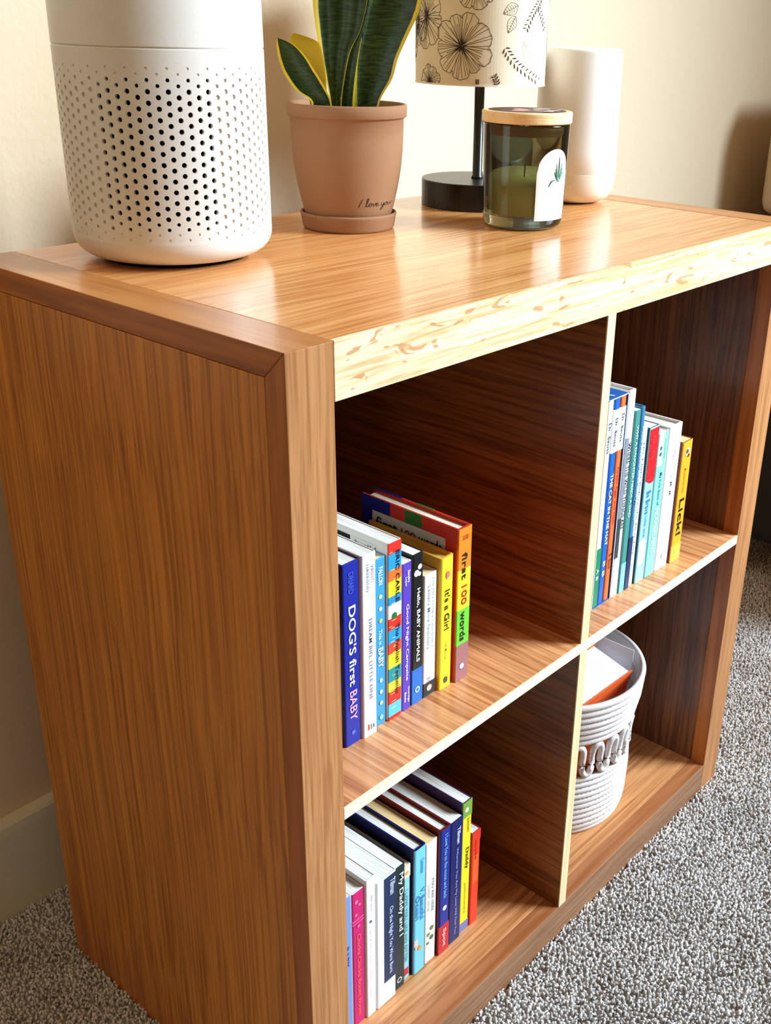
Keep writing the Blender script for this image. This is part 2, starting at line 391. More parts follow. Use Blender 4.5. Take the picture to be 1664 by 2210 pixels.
# A0
book(.0855, .0958, .064, .170, ZS, .13, WH, (240, 60, 60), 'white book with multicoloured striped spine, leftmost in upper left compartment', GA,
     bands=[(0, .06, R_), (.06, .11, (80, 190, 225)), (.11, .2, O_), (.2, .26, Y_), (.26, .3, B_), (.3, .9, WH), (.9, .95, Y_), (.95, 1, B_)])
book(.0965, .1155, .054, .1767, ZS, .125, (24, 30, 120), (22, 36, 150), 'thick royal blue board book with white and pink spine title', GA,
     texts=[("DOG'S first", .225, .66, .30, .74, (250, 246, 214)), ("BABY", .69, .86, .30, .74, (240, 170, 205)), ("DRIARD", .05, .16, .32, .62, (70, 90, 190))],
     disc=[(.93, .5, .0022, (90, 110, 200))])
t, w, h = book(.1162, .1328, .0515, .1784, ZS, .125, WH, (243, 243, 246), 'white book with thin grey lettering right of the blue board book', GA,
     texts=[("DREAM BIG, LITTLE ONE", .34, .79, .42, .66, (110, 112, 120)), ("VASHTI", .06, .15, .62, .82, (150, 150, 160)), ("HARRISON", .05, .19, .30, .46, (120, 120, 130))],
     bands=[(.93, .965, (200, 60, 60), .3, .42), (.935, .965, (60, 150, 90), .5, .6), (.94, .962, (70, 80, 190), .68, .78)])
book(.1352, .1487, .056, .1664, ZS, .12, (120, 180, 220), (62, 150, 205), 'slim sky blue board book with small yellow shapes on spine', GA,
     texts=[("FALLON", .05, .15, .3, .68, (240, 244, 240)), ("This is", .41, .50, .3, .6, (210, 232, 244)), ("BABY", .52, .64, .25, .72, (248, 246, 224))],
     disc=[(.22, .5, .002, (236, 214, 130)), (.29, .5, .002, (240, 232, 200)), (.36, .5, .002, (240, 190, 100)), (.72, .5, .002, (240, 232, 200)), (.79, .5, .002, (240, 236, 220)), (.86, .5, .002, (236, 214, 130)), (.95, .5, .0024, (150, 205, 235))], page=(240, 228, 180))
bd = []; seq = [R_, B_, O_, Y_, (44, 140, 200), (250, 240, 225), R_, B_, (226, 70, 40), Y_, (40, 140, 150), Y_, R_, (90, 190, 225), R_]
hts = [.06, .085, .06, .085, .045, .075, .065, .075, .06, .085, .08, .055, .075, .075, .02]
a = 0
for cc, hh in zip(seq, hts): bd.append((a, min(a+hh, 1), cc)); a += hh
t, w, h = book(.1495, .1658, .054, .1769, ZS, .128, (244, 240, 232), R_, 'tall board book with red, blue and yellow painted stripe spine', GA, bands=bd,
     texts=[("ERIC CARLE", .05, .33, .56, .84, BK), ("The Foolish Tortoise", .45, .86, .56, .84, (24, 30, 24))],
     front=[(.045, .062, .035, .07, BK), (.012, .042, .035, .036, (190, 190, 190))], disc=[(.40, .45, .0032, (30, 110, 50))])
letter('cover_text', 'the world of', lambda a, b_: (-.0006, .040-.026*a, h*(1-(.075-.03*b_))), C(*BK), t)
# painted streaks on the striped spine
bm = bmesh.new()
for k in range(26):
    z = h*random.uniform(.03, .97); x = w*random.uniform(.05, .45); dz = random.uniform(-.004, .004)
    box(bm, x, x+random.uniform(.003, .006), -.00035, .0, z, z+.0003)
obj('brush_streaks', bm, C(250, 228, 150), t)
book(.1675, .1797, .0545, .1508, ZS, .12, WH, (92, 62, 178), 'short purple board book with white spine title', GA,
     texts=[("Good Night Campsite", .27, .79, .30, .68, (236, 226, 250)), ("Sandra", .05, .13, .52, .78, WH), ("Loper", .09, .15, .22, .46, WH), ("Good Night", .84, .95, .56, .8, WH), ("Books", .87, .94, .22, .44, WH)])
book(.1812, .1952, .0548, .1539, ZS, .12, BK, BK, 'black board book with blue block at the foot of its spine', GA, bands=[(.76, 1, (40, 110, 205))],
     texts=[("Hello, BABY ANIMALS", .22, .71, .32, .68, WH)], disc=[(.12, .32, .0032, WH), (.085, .62, .0026, WH), (.13, .58, .002, WH), (.905, .5, .0032, (190, 215, 245)), (.905, .5, .0018, (40, 110, 205))])
book(.1968, .2138, .055, .1277, ZS, .10, WH, (244, 242, 238), 'small white book with pale lettering and black block at spine foot', GA, bands=[(.885, 1, BK)],
     texts=[("The Very Hungry Caterpillar's", .03, .60, .62, .78, (150, 156, 170)), ("Letters More Numbers", .09, .60, .28, .46, (130, 140, 158)), ("carle", .84, .88, .3, .7, (150, 150, 160))], disc=[(.935, .48, .0034, (226, 190, 170))], page=(250, 226, 170))
t, w, h = book(.2152, .2328, .0515, .1386, ZS, .105, (226, 168, 60), (250, 226, 50), 'bright yellow board book between a white book and an orange topped one', GA,
     texts=[("It's a Girl", .24, .54, .3, .7, (40, 36, 20)), ("Lily Murray", .64, .77, .38, .56, (150, 130, 60))], page=(240, 190, 90), style='hard')
for v_, u_, rad, cc in ((.13, .5, .0032, (232, 120, 110)), (.145, .5, .0022, (245, 190, 170)), (.935, .5, .0032, (60, 60, 40)), (.935, .5, .0024, (240, 232, 190))):
    bm = bmesh.new(); n = 16
    bm.faces.new([bm.verts.new((w*u_+rad*.8*cos(2*pi*i/n), -.0006-rad*.01, h*(1-v_)+rad*(1.2 if sin(2*pi*i/n) > 0 else 1)*sin(2*pi*i/n))) for i in range(n)])
    obj('emblem', bm, C(*cc), t)
t, w, h = book(.2362, .2543, .0495, .1609, ZS, .122, (205, 52, 32), (240, 130, 40), 'thick board book with orange, yellow, green and mauve blocks down its spine', GA, style='hard',
     bands=[(0, .26, (242, 132, 36)), (.26, .52, (250, 222, 50)), (.52, .755, (110, 200, 60)), (.755, 1, (160, 104, 104))],
     texts=[("priddy", .045, .075, .1, .9, (150, 60, 20)), ("first", .155, .325, .28, .68, (40, 30, 20)), ("100", .365, .49, .30, .72, (190, 50, 30)), ("words", .535, .73, .25, .70, (24, 40, 20))],
     page=(250, 240, 214), disc=[(.905, .48, .0038, (110, 90, 150)), (.905, .48, .003, (246, 236, 240))],
     front=[(.1085, .122, 0, .34, (22, 28, 110)), (.085, .1083, 0, .083, (22, 28, 110)), (.045, .066, 0, .083, (50, 110, 40)), (.016, .108, .085, .55, (206, 198, 184))])
letter('cover_text', 'first', lambda a, b_: (-.0008, .103-.028*a, h*(1-(.185-.075*b_))), C(*BK), t)
letter('cover_text', '100', lambda a, b_: (-.0008, .070-.018*a, h*(1-(.185-.06*b_))), C(150, 30, 30), t)
letter('cover_text', 'words', lambda a, b_: (-.0008, .048-.028*a, h*(1-(.185-.07*b_))), C(*BK), t)
bm = boxm(.0158, .0182, .045, .066, h-.0006, h+.0002)
obj('cover_panel', bm, C(50, 110, 40), t); obj('cover_panel', boxm(.0156, .0182, .085, .122, h-.0006, h+.0002), C(22, 28, 110), t)

# ---- lower left compartment
GB = 'children\'s books in the lower left compartment'
book(.080, .0925, .064, .172, T, .13, (96, 70, 170), (176, 176, 226), 'lavender hardback, leftmost in the lower left compartment', GB, style='hard',
     texts=[("THANK YOU", .3, .62, .4, .7, (60, 90, 170))])
t, w, h = book(.1075, .1235, .062, .1745, T, .13, WH, (206, 30, 110), 'magenta board book with orange spine lettering', GB,
     texts=[("Chicka Chicka Boom Boom", .31, .93, .34, .66, (240, 110, 90))], disc=[(.07, .35, .0022, (240, 130, 150)), (.1, .6, .0016, (240, 130, 150)), (.16, .3, .0016, (244, 150, 150)), (.25, .5, .0018, (240, 120, 150))],
     bands=[(.20, .205, (240, 120, 170)), (.222, .226, (240, 120, 170))])
book(.0935, .1065, .0625, .176, T, .13, (238, 236, 240), (120, 150, 210), 'pale blue hardback between the lavender and magenta books', GB, style='paper', texts=[("BABY", .35, .5, .3, .7, (40, 70, 160))])
book(.1240, .1372, .0597, .181, T, .125, WH, (246, 243, 240), 'tall plain white board book with faint grey spine marks', GB,
     texts=[("little moon", .12, .23, .5, .66, (170, 170, 172)), ("and the star that waits", .36, .86, .42, .52, (214, 212, 208))], disc=[(.30, .45, .0016, (90, 90, 96))], page=(250, 244, 232))
book(.1378, .1655, .059, .1686, T, .128, (244, 242, 238), (240, 244, 246), 'thick white book with navy panel on its spine', GB, bands=[(0.01, .83, (26, 48, 84), .36, 1)],
     texts=[("Tillman", .04, .16, .66, .92, (214, 224, 236)), ("On the Night You Were Born", .25, .78, .58, .82, (200, 212, 228))])
book(.1662, .1812, .0615, .1640, T, .12, (28, 44, 46), (26, 44, 46), 'dark slate green book with large hand lettered white spine title', GB,
     texts=[("My Daddy and I", .05, .56, .28, .80, (226, 232, 226))], disc=[(.93, .45, .0036, (220, 226, 220)), (.93, .45, .0024, (26, 44, 46))])
book(.1820, .1915, .0640, .1550, T, .115, (232, 216, 190), (150, 206, 206), 'thin pale teal board book with red mark at spine foot', GB,
     texts=[("I LOVE YOU LIKE NO OTTER", .2, .84, .2, .6, (70, 150, 180))], bands=[(0, .10, (236, 214, 190)), (.90, .965, (196, 40, 60), .1, .8)], disc=[(.06, .45, .0022, (226, 170, 70))])
book(.1938, .2118, .0605, .1690, T, .128, (20, 26, 82), (120, 204, 232), 'light blue spined book with navy cover in the lower left compartment', GB, style='hard',
     texts=[("Commotion", .09, .2, .5, .8, (60, 140, 190)), ("V. Beautiful", .32, .57, .5, .86, (50, 130, 190)), ("Ocean", .36, .55, .14, .44, (50, 130, 190))],
     disc=[(.80, .5, .003, (240, 150, 60)), (.78, .2, .002, (240, 190, 150))], bands=[(.72, .77, (232, 200, 190), .05, .35)])
book(.2125, .2300, .0615, .1646, T, .125, (250, 240, 220), (246, 243, 236), 'cream book with sketched leaves on its spine', GB,
     texts=[("YOU ARE HERE", .3, .58, .55, .75, (120, 120, 116)), ("little one", .34, .56, .2, .42, (190, 190, 186))],
     disc=[(.72, .6, .003, (90, 130, 80)), (.76, .3, .0026, (120, 150, 90)), (.80, .6, .003, (70, 110, 70)), (.83, .25, .002, (110, 130, 90))], page=(250, 214, 150))
book(.2312, .2482, .0582, .1710, T, .135, (110, 20, 16), (24, 44, 140), 'deep blue book with red block at spine foot', GB, style='hard', bands=[(.77, 1, (200, 34, 40))],
     texts=[("I Love You to the moon and back", .04, .55, .35, .66, (130, 180, 226)), ("Spot", .80, .95, .3, .68, (240, 220, 220))], disc=[(.63, .5, .0032, (236, 242, 250))])
book(.2488, .2690, .0592, .1690, T, .135, (18, 24, 84), (18, 26, 92), 'navy blue book between blue and yellow spines', GB, style='board',
     texts=[("Tillman", .06, .19, .48, .74, (226, 232, 246)), ("Wherever You Are My Love Will Find You", .22, .94, .40, .62, (140, 160, 214))])
book(.2698, .2852, .0612, .1813, T, .128, (62, 30, 84), (250, 222, 40), 'yellow book with purple cover, tallest in lower left compartment', GB, style='board',
     bands=[(0, .115, (120, 160, 60)), (.93, 1, (120, 120, 170))], texts=[("Daddy", .35, .51, .35, .78, (40, 30, 20)), ("Summers", .125, .23, .5, .76, (110, 90, 40)), ("padmacandra", .62, .86, .4, .6, (160, 140, 50))],
     disc=[(.06, .4, .003, (230, 236, 220))])
book(.2862, .3005, .0600, .1311, T, .075, (196, 40, 24), (232, 60, 30), 'small red board book, rightmost in lower left compartment', GB,
     bands=[(.25, .55, (238, 98, 40), .2, .8), (0, .1, (226, 54, 34))], texts=[("apple", .08, .3, .3, .6, (200, 40, 20))])

# ---- upper right compartment
GC = 'children\'s books in the upper right compartment'
case = thing('slipcase', 'blue cardboard slipcase with white edges holding three tall books', 'box', (.4395, .0305, ZS+.0001))
cw, ch, cd = .0372, .2376, .165
bm = bmesh.new()
box(bm, 0, .001, .0, cd, 0, ch); box(bm, cw-.001, cw, .0, cd, 0, ch); box(bm, .001, cw-.001, 0, cd, 0, .001); box(bm, .001, cw-.001, 0, cd, ch-.001, ch); box(bm, .001, cw-.001, cd-.001, cd, .001, ch-.001)
obj('case_body', bm, C(34, 92, 170), case)
bm = bmesh.new()
for x in (0, cw-.001): box(bm, x, x+.001, -.0004, 0, 0, ch)
box(bm, 0, cw, -.0004, 0, ch-.001, ch); box(bm, 0, .0012, 0, cd, ch, ch+.0003); box(bm, cw-.0012, cw, 0, cd, ch, ch+.0003)
obj('case_edges', bm, C(225, 236, 246), case)
letter('lettering', 'A', lambda a, b_: (.004+.014*a, .004+.02*b_, ch+.0004), C(230, 240, 250), case)
zc = ZS+.0012
book(.4408, .4520, .0312, .2345, zc, .16, WH, (246, 246, 246), 'white and green spined book, leftmost in the blue slipcase', GC, style='hard',
     bands=[(.70, 1, (30, 130, 90))], texts=[("Dr. Seuss", .10, .24, .3, .72, BK), ("hop on pop", .38, .52, .3, .6, (180, 180, 180)), ("A B", .80, .86, .3, .7, (220, 240, 230))])
book(.4525, .4640, .0312, .2345, zc, .16, (30, 96, 184), (30, 96, 184), 'bright blue spined book, middle of the three in the slipcase', GC, style='hard',
     bands=[(.05, .25, (246, 246, 246))], texts=[("Dr. Seuss", .09, .22, .3, .72, BK), ("THE CAT IN THE HAT", .35, .70, .28, .74, (240, 244, 250)), ("B B", .78, .86, .3, .7, (220, 230, 246))])
book(.4645, .4752, .0312, .2345, zc, .16, (238, 112, 62), (238, 112, 62), 'orange spined book, rightmost in the blue slipcase', GC, style='hard',
     bands=[(.05, .25, (246, 246, 246))], texts=[("Dr. Seuss", .08, .21, .3, .72, BK), ("Green Eggs and Ham", .33, .61, .28, .70, (190, 30, 30)), ("B. Book", .76, .84, .3, .7, (60, 20, 20))])
book(.4775, .4918, .0300, .2382, ZS, .17, (236, 232, 228), (238, 236, 238), 'tall white book with grey shaded spine panel beside the slipcase', GC, style='hard',
     bands=[(.215, .60, (132, 140, 150), .02, .5), (.60, .80, (60, 66, 70), .02, .48)], texts=[("WHERE THE WILD THINGS ARE", .24, .66, .46, .80, (20, 24, 40)), ("sendak", .1, .16, .3, .6, (200, 198, 196))])
book(.4925, .5025, .0290, .2140, ZS, .16, (90, 150, 150), (70, 140, 132), 'sea green spined picture book with white title', GC, style='paper',
     bands=[(.83, 1, (130, 200, 214))], texts=[("WHY A DAUGHTER NEEDS A DAD", .08, .57, .3, .76, (206, 232, 226)), ("Lang", .86, .9, .3, .6, WH)])
book(.5030, .5120, .0285, .2150, ZS, .16, (60, 110, 140), (58, 118, 160), 'slim steel blue picture book behind the sea green one\'s right side', GC, style='hard',
     texts=[("Papa Please Get the Moon", .1, .6, .3, .65, (170, 205, 225))], bands=[(.70, 1, (28, 52, 92))])
book(.5125, .5220, .0300, .1940, ZS, .15, (200, 230, 236), (232, 238, 244), 'thin white spined paperback right of the steel blue book', GC, style='paper',
     texts=[("The Night Before the First Day", .1, .8, .3, .6, (70, 90, 120)), ("press", .86, .94, .3, .6, (120, 140, 160))])
t, w, h = book(.5235, .5430, .0275, .1872, ZS, .14, (30, 66, 84), (160, 220, 236), 'pale blue book with rounded red patch at top of spine', GC,
     bands=[(0.01, .33, (216, 26, 34), .06, .98), (.72, .88, (232, 240, 246), .1, .75)], texts=[("Be Brave", .40, .55, .3, .75, (40, 120, 180)), ("little one", .56, .70, .35, .65, (50, 140, 190))],
     disc=[(.08, .5, .0042, (230, 80, 84)), (.08, .5, .0036, (216, 26, 34)), (.17, .5, .0042, (230, 80, 84)), (.17, .5, .0036, (216, 26, 34))])
bm = bmesh.new(); n = 14
bm.faces.new([bm.verts.new(p) for p in [(w*.06, -.0004, h*.671)]+[(w*.98, -.0004, h*.671)]+[(w*(.98-.92*i/8), -.0004, h*(.671-.05*sin(pi*min(i/8*.55+.0, 1)+.3)*(1-i/8))) for i in range(1, 8)]])
obj('spine_panel', bm, C(216, 26, 34), t)
book(.5440, .5640, .0270, .1750, ZS, .14, (236, 246, 244), (140, 224, 206), 'mint green spined board book about plants', GC,
     texts=[("My First Book of", .27, .50, .40, .70, (30, 80, 80)), ("HOUSEPLANTS", .52, .84, .34, .72, (226, 250, 244)), ("Duopress", .05, .18, .66, .84, (70, 160, 140))],
     disc=[(.10, .3, .0024, (40, 120, 90)), (.14, .3, .0024, (40, 120, 90))], bands=[(0, .22, (236, 248, 244), 0, .55)])
book(.5655, .5945, .0265, .1770, ZS, .155, (238, 226, 214), (246, 244, 248), 'thick white hardback with faint lilac lettering next to the yellow book', GC, style='hard',
     texts=[("KATE & MIM", .16, .48, .45, .65, (214, 208, 226)), ("goodnight prayers for little ones", .5, .84, .30, .42, (208, 206, 226))], disc=[(.91, .5, .0034, (150, 150, 190)), (.91, .5, .0026, (246, 244, 248))])
book(.5962, .6185, .0240, .1517, ZS, .11, (130, 60, 30), (242, 170, 40), 'amber yellow board book with large black spine title, rightmost on shelf', GC, style='board',
     texts=[("Lick!", .47, .78, .28, .74, (26, 20, 14)), ("Matthew Van Fleet", .22, .42, .4, .6, (206, 130, 30)), ("books", .90, .95, .3, .7, (250, 214, 130))],
     disc=[(.09, .5, .0052, (248, 226, 196)), (.085, .46, .0030, (120, 70, 30)), (.12, .62, .0022, (90, 50, 20))], bands=[(.86, 1, (250, 190, 70))], page=(236, 200, 150))

# ------------------------------------------------------------------ things on top
RH = Vector((.6318, -.7751, 0)); FH = Vector((.7751, .6318, 0))      # across and away, at the plant
def cyl(th, r):             # angle from the viewer-facing direction, positive to the right
    return RH*(r*sin(th))-FH*(r*cos(th))

# air purifier --------------------------------------------------------
white_pl = mat('white_plastic', srgb(228, 224, 216), .38, .45, .03, 400)
black_in = mat('dark_mesh', srgb(10, 10, 10), .8, .1)
pur = thing('air_purifier', 'white cylindrical air purifier with perforated lower half on shelf unit top', 'air purifier', (.1385, .2985, SH))
PR = .0832
def purifier_body():
    ncol, rows = 68, 16
    z0, z1 = .0222, .0222+.0082*16.5
    bm = bmesh.new(); pw = 2*pi/ncol; ph = .0082; ctr = math.radians(10.2)
    def V(th, z, r): p = cyl(th, r); return bm.verts.new((p.x, p.y, z))
    K = 12
    for c in range(ncol):
        thc = ctr-pi+(c+.5)*pw; off = (c % 2)*ph/2
        # vertical list of cell edges
        z = z0
        cells = []
        if off: cells.append((z0, z0+off, False))
        for k in range(rows): cells.append((z0+off+k*ph, z0+off+(k+1)*ph, True))
        if not off: cells.append((z0+rows*ph, z1, False))
        for (a, b_, hole) in cells:
            if not hole:
                bm.faces.new([V(thc-pw/2, a, PR), V(thc+pw/2, a, PR), V(thc+pw/2, b_, PR), V(thc-pw/2, b_, PR)]); continue
            zc = (a+b_)/2; fz = (zc-z0)/(z1-z0)
            hr = round((zc-z0)/(ph/2))
            rad = .0020 if 4 < hr < 29 else (.0015 if hr in (3, 4, 29, 30) else .0011)
            through = abs(thc-ctr) < math.radians(33.5) and 2 < hr < 31
            dep = .0030 if through else (.0014 if rad > .0014 else .0006)
            rect = []
            for k in range(K):
                an = 2*pi*k/K; cx_, cz_ = cos(an), sin(an); s = 1/max(abs(cx_), abs(cz_))
                rect.append((cx_*s, cz_*s))
            # corners exist at 45deg multiples only when K%8==0, so use K=12 plus snapping
            o_ = []
            for (u_, v_) in rect: o_.append(V(thc+u_*pw/2, zc+v_*(b_-a)/2, PR))
            i1 = [V(thc+rad/PR*cos(2*pi*k/K), zc+rad*sin(2*pi*k/K), PR) for k in range(K)]
            i2 = [V(thc+rad/PR*cos(2*pi*k/K), zc+rad*sin(2*pi*k/K), PR-dep) for k in range(K)]
            for k in range(K):
                j = (k+1) % K
                bm.faces.new((o_[k], o_[j], i1[j], i1[k])); bm.faces.new((i1[k], i1[j], i2[j], i2[k]))
            f = bm.faces.new(i2); f.material_index = 1 if through else 0
            # four corner triangles
            for sx, sz, ka, kb in ((1, 1, 1, 2), (-1, 1, 4, 5), (-1, -1, 7, 8), (1, -1, 10, 11)):
                bm.faces.new((o_[ka], V(thc+sx*pw/2, zc+sz*(b_-a)/2, PR), o_[kb]))
    bmesh.ops.remove_doubles(bm, verts=bm.verts, dist=1e-6)
    bm.normal_update()
    for f in bm.faces:
        c = f.calc_center_median()
        rv = Vector((c.x, c.y, 0)).normalized()
        if abs(f.normal.dot(rv)) > .7 and f.normal.dot(rv) < 0: f.normal_flip()
    return bm, z1
bm, pz1 = purifier_body()
gr = obj('perforated_grille', bm, [white_pl, black_in], pur)
def radial_normals(me):
    nn = []
    for p in me.polygons:
        c = p.center; rv = Vector((c.x, c.y, 0)).normalized()
        outer = abs(p.normal.dot(rv)) > .97 and c.xy.length > PR-.0003
        for li in p.loop_indices:
            v = me.vertices[me.loops[li].vertex_index].co
            nn.append(Vector((v.x, v.y, 0)).normalized() if outer else p.normal)
    me.normals_split_custom_set(nn)
radial_normals(gr.data)
prof = [(0, .0035), (.060, .0035), (.0655, .0042)]+arc(.0632, .0235, .020, -75, 0, 8)[1:]
prof = [(0, .0035), (.061, .0035)]+[(.061+.0222*sin(a), .0255-.022*cos(a)) for a in [pi/2*i/8 for i in range(9)]]
prof = [(r, z*.0222/.0255) for r, z in prof]; prof[-1] = (PR, .0223)
obj('base', lathe(prof), white_pl, pur, smooth=True)
obj('foot_ring', lathe([(0, .0001), (.060, .0001), (.062, .004), (0, .004)]), black_in, pur)
prof = [(PR, pz1-.0001), (PR, pz1+.0008), (PR, .1660), (PR, .1668), (PR-.0008, .1671), (PR-.0008, .1677), (PR, .1680), (PR, .1686), (PR-.0002, .186), (PR-.0003, .20), (.0815, .250), (.078, .2575), (.070, .260), (.066, .2595), (.064, .255), (0, .254)]
obj('upper_body', lathe(prof), white_pl, pur, smooth=True)
prof = [(.0, .2541), (.045, .2541), (.046, .2575), (.040, .2585), (0, .2585)]
obj('control_panel', lathe(prof), mat('panel_gray', srgb(210, 208, 204), .3), pur, smooth=True)

# potted plant ---------------------------------------------------------
terra = mat('terracotta', srgb(152, 110, 78), .75, .25, .15, 900)
PA = Vector((.3495, .2998, SH))
plant = thing('potted_snake_plant', 'snake plant with yellow leaf margins in a terracotta pot', 'potted plant', PA)
pp = [(0, .008), (.040, .008), (.0418, .0095), (.0434, .0150), (.0452, .0210), (.0470, .0280), (.0488, .0360), (.0504, .0440), (.0520, .0530), (.0533, .0630), (.0543, .0740), (.0550, .0860), (.0555, .1055), (.0560, .1060),
      (.0575, .1062), (.0584, .1072), (.0586, .1165), (.0578, .1180), (.0555, .1182), (.0540, .1170), (.0530, .10), (.047, .03), (0, .03)]
def pot_r(z):
    for (r0, z0_), (r1, z1_) in zip(pp[2:], pp[3:13]):
        if z0_ <= z <= z1_: return r0+(r1-r0)*(z-z0_)/(z1_-z0_)
    return .045
obj('pot', lathe(pp), terra, plant, smooth=True)
sp = [(0, 0), (.0435, 0), (.0450, .0008), (.0462, .003), (.0478, .0130), (.0484, .0142), (.0482, .0158), (.0470, .0164), (.0458, .0155), (.0445, .0062), (0, .0062)]
obj('saucer', lathe(sp), terra, plant, smooth=True)
bm = lathe([(0, .1095), (.02, .1100), (.045, .1090), (.0538, .1085)], 48)
for v in bm.verts: v.co.z += random.uniform(-.0012, .0015)
obj('soil', bm, mat('soil', srgb(52, 38, 28), .95, .1, .6, 500), plant, smooth=True)
# handwriting: strokes (s across in m from pot front angle, z)
pen = [[(-1.75, -.15), (-1.35, 1.0), (-.75, 2.45)],
       [(0, .0), (.45, 1.0), (.8, 2.1), (.72, 2.6), (.45, 2.3), (.3, 1.2), (.42, .1), (.8, .1), (1.1, .8), (1.4, .95), (1.08, .7), (1.12, .1), (1.5, .05), (1.72, .6), (1.45, .95), (1.9, .8), (2.1, .85), (2.25, .1), (2.6, .5), (2.7, .95), (3.0, .5), (3.35, .75), (3.2, 1.0), (2.95, .55), (3.15, .05), (3.7, .35)],
       [(4.35, .9), (4.4, .3), (4.75, .15), (5.05, .9), (4.95, -.2), (4.6, -1.2), (4.3, -1.1), (4.75, -.2), (5.3, .5), (5.6, .95), (5.35, .6), (5.4, .1), (5.75, .1), (5.9, .7), (5.65, .95), (6.15, .8), (6.2, .15), (6.55, .2), (6.75, .85), (6.8, .2), (7.1, .5), (7.3, 1.0)]]
bm = bmesh.new()
for st in pen:
    pts = []
    for x, y in st:
        z_ = .0262+y*.0031; r = pot_r(z_)+.0001; p = cyl(math.asin(min(max(.350+x*.0765, -.9), .97))+.115, r); pts.append((p.x, p.y, z_))
    sm = []
    for i in range(len(pts)-1):
        for k in range(3):
            q = [pts[max(i-1, 0)], pts[i], pts[i+1], pts[min(i+2, len(pts)-1)]]; tt = k/3
            sm.append(tuple(.5*((2*q[1][j])+(-q[0][j]+q[2][j])*tt+(2*q[0][j]-5*q[1][j]+4*q[2][j]-q[3][j])*tt**2+(-q[0][j]+3*q[1][j]-3*q[2][j]+q[3][j])*tt**3) for j in range(3)))
    sm.append(pts[-1]); tube(bm, sm, .00030, 5)
obj('handwriting', bm, C(28, 20, 16), plant)

leaf_m = bpy.data.materials.new('snake_plant_leaf'); leaf_m.use_nodes = True
nt = leaf_m.node_tree; N = nt.nodes; b = N['Principled BSDF']; b.inputs['Roughness'].default_value = .42; b.inputs['Specular IOR Level'].default_value = .4
uv = N.new('ShaderNodeUVMap'); uv.uv_map = 'UVMap'; sx = N.new('ShaderNodeSeparateXYZ'); nt.links.new(uv.outputs[0], sx.inputs[0])
ab = N.new('ShaderNodeMath'); ab.operation = 'ABSOLUTE'; nt.links.new(sx.outputs['X'], ab.inputs[0])
mp = N.new('ShaderNodeMapping'); mp.inputs['Scale'].default_value = (1.2, 26, 1); nt.links.new(uv.outputs[0], mp.inputs[0])
no = N.new('ShaderNodeTexNoise'); no.inputs['Scale'].default_value = 1.6; no.inputs['Detail'].default_value = 4; no.inputs['Distortion'].default_value = .4
nt.links.new(mp.outputs[0], no.inputs['Vector'])
cr = N.new('ShaderNodeValToRGB'); cr.color_ramp.elements[0].position = .38; cr.color_ramp.elements[1].position = .78
cr.color_ramp.elements[0].color = srgb(16, 42, 12); cr.color_ramp.elements[1].color = srgb(62, 92, 32)
nt.links.new(no.outputs['Fac'], cr.inputs[0])
n2 = N.new('ShaderNodeTexNoise'); n2.inputs['Scale'].default_value = 5; nt.links.new(uv.outputs[0], n2.inputs['Vector'])
m1 = N.new('ShaderNodeMath'); m1.operation = 'MULTIPLY_ADD'; m1.inputs[1].default_value = .08; nt.links.new(n2.outputs['Fac'], m1.inputs[0]); nt.links.new(ab.outputs[0], m1.inputs[2])
mr = N.new('ShaderNodeMapRange'); mr.inputs['From Min'].default_value = .855; mr.inputs['From Max'].default_value = .885; nt.links.new(m1.outputs[0], mr.inputs['Value'])
mx = N.new('ShaderNodeMix'); mx.data_type = 'RGBA'; mx.inputs['B'].default_value = srgb(232, 204, 60)
nt.links.new(mr.outputs[0], mx.inputs['Factor']); nt.links.new(cr.outputs[0], mx.inputs['A']); nt.links.new(mx.outputs['Result'], b.inputs['Base Color'])
b.inputs['Subsurface Weight'].default_value = .0
yel = mat('leaf_yellow', srgb(232, 196, 52), .5, .35)

def leaf(name, rows, curv, m=leaf_m, um=(1, 1), pleat=0):
    """rows: (z above shelf top, left u, right u, depth away from the viewer) in metres from the pot axis"""
    # resample smoothly
    n = len(rows); R = []
    for i in range(n-1):
        q = [rows[max(i-1, 0)], rows[i], rows[i+1], rows[min(i+2, n-1)]]
        for k in range(5):
            t = k/5
            R.append([.5*((2*q[1][j])+(-q[0][j]+q[2][j])*t+(2*q[0][j]-5*q[1][j]+4*q[2][j]-q[3][j])*t*t+(-q[0][j]+3*q[1][j]-3*q[2][j]+q[3][j])*t**3) for j in range(4)])
    R.append(list(rows[-1])); K = 13
    me = bpy.data.meshes.new(name); V = []; F = []; UV = []
    th = .0011
    for side in (0, 1):
        for i, (z, l, r, d) in enumerate(R):
            w = max(r-l, .0004)
            for k in range(K):
                s = k/(K-1); x = 2*s-1
                dep = d+curv*w*(1-x*x)+(pleat*w*math.cos(x*pi*3.2) if pleat else 0)
                dep += (th if side else -th)*(1-x**4)*.9
                p = RH*(l+w*s)+FH*dep
                V.append((p.x, p.y, z)); UV.append((x*um[0 if x < 0 else 1], i/len(R)*2.2))
    nR = len(R)
    for side in (0, 1):
        o_ = side*nR*K
        for i in range(nR-1):
            for k in range(K-1):
                a = (o_+i*K+k, o_+i*K+k+1, o_+(i+1)*K+k+1, o_+(i+1)*K+k); F.append(a if side == 0 else a[::-1])
    for i in range(nR-1):
        for k in (0, K-1):
            F.append((i*K+k, (i+1)*K+k, nR*K+(i+1)*K+k, nR*K+i*K+k))
    me.from_pydata(V, [], F); ul = me.uv_layers.new(name='UVMap')
    for lp in me.loops: ul.data[lp.index].uv = UV[lp.vertex_index]
    return obj(name, me, m, plant, smooth=True)
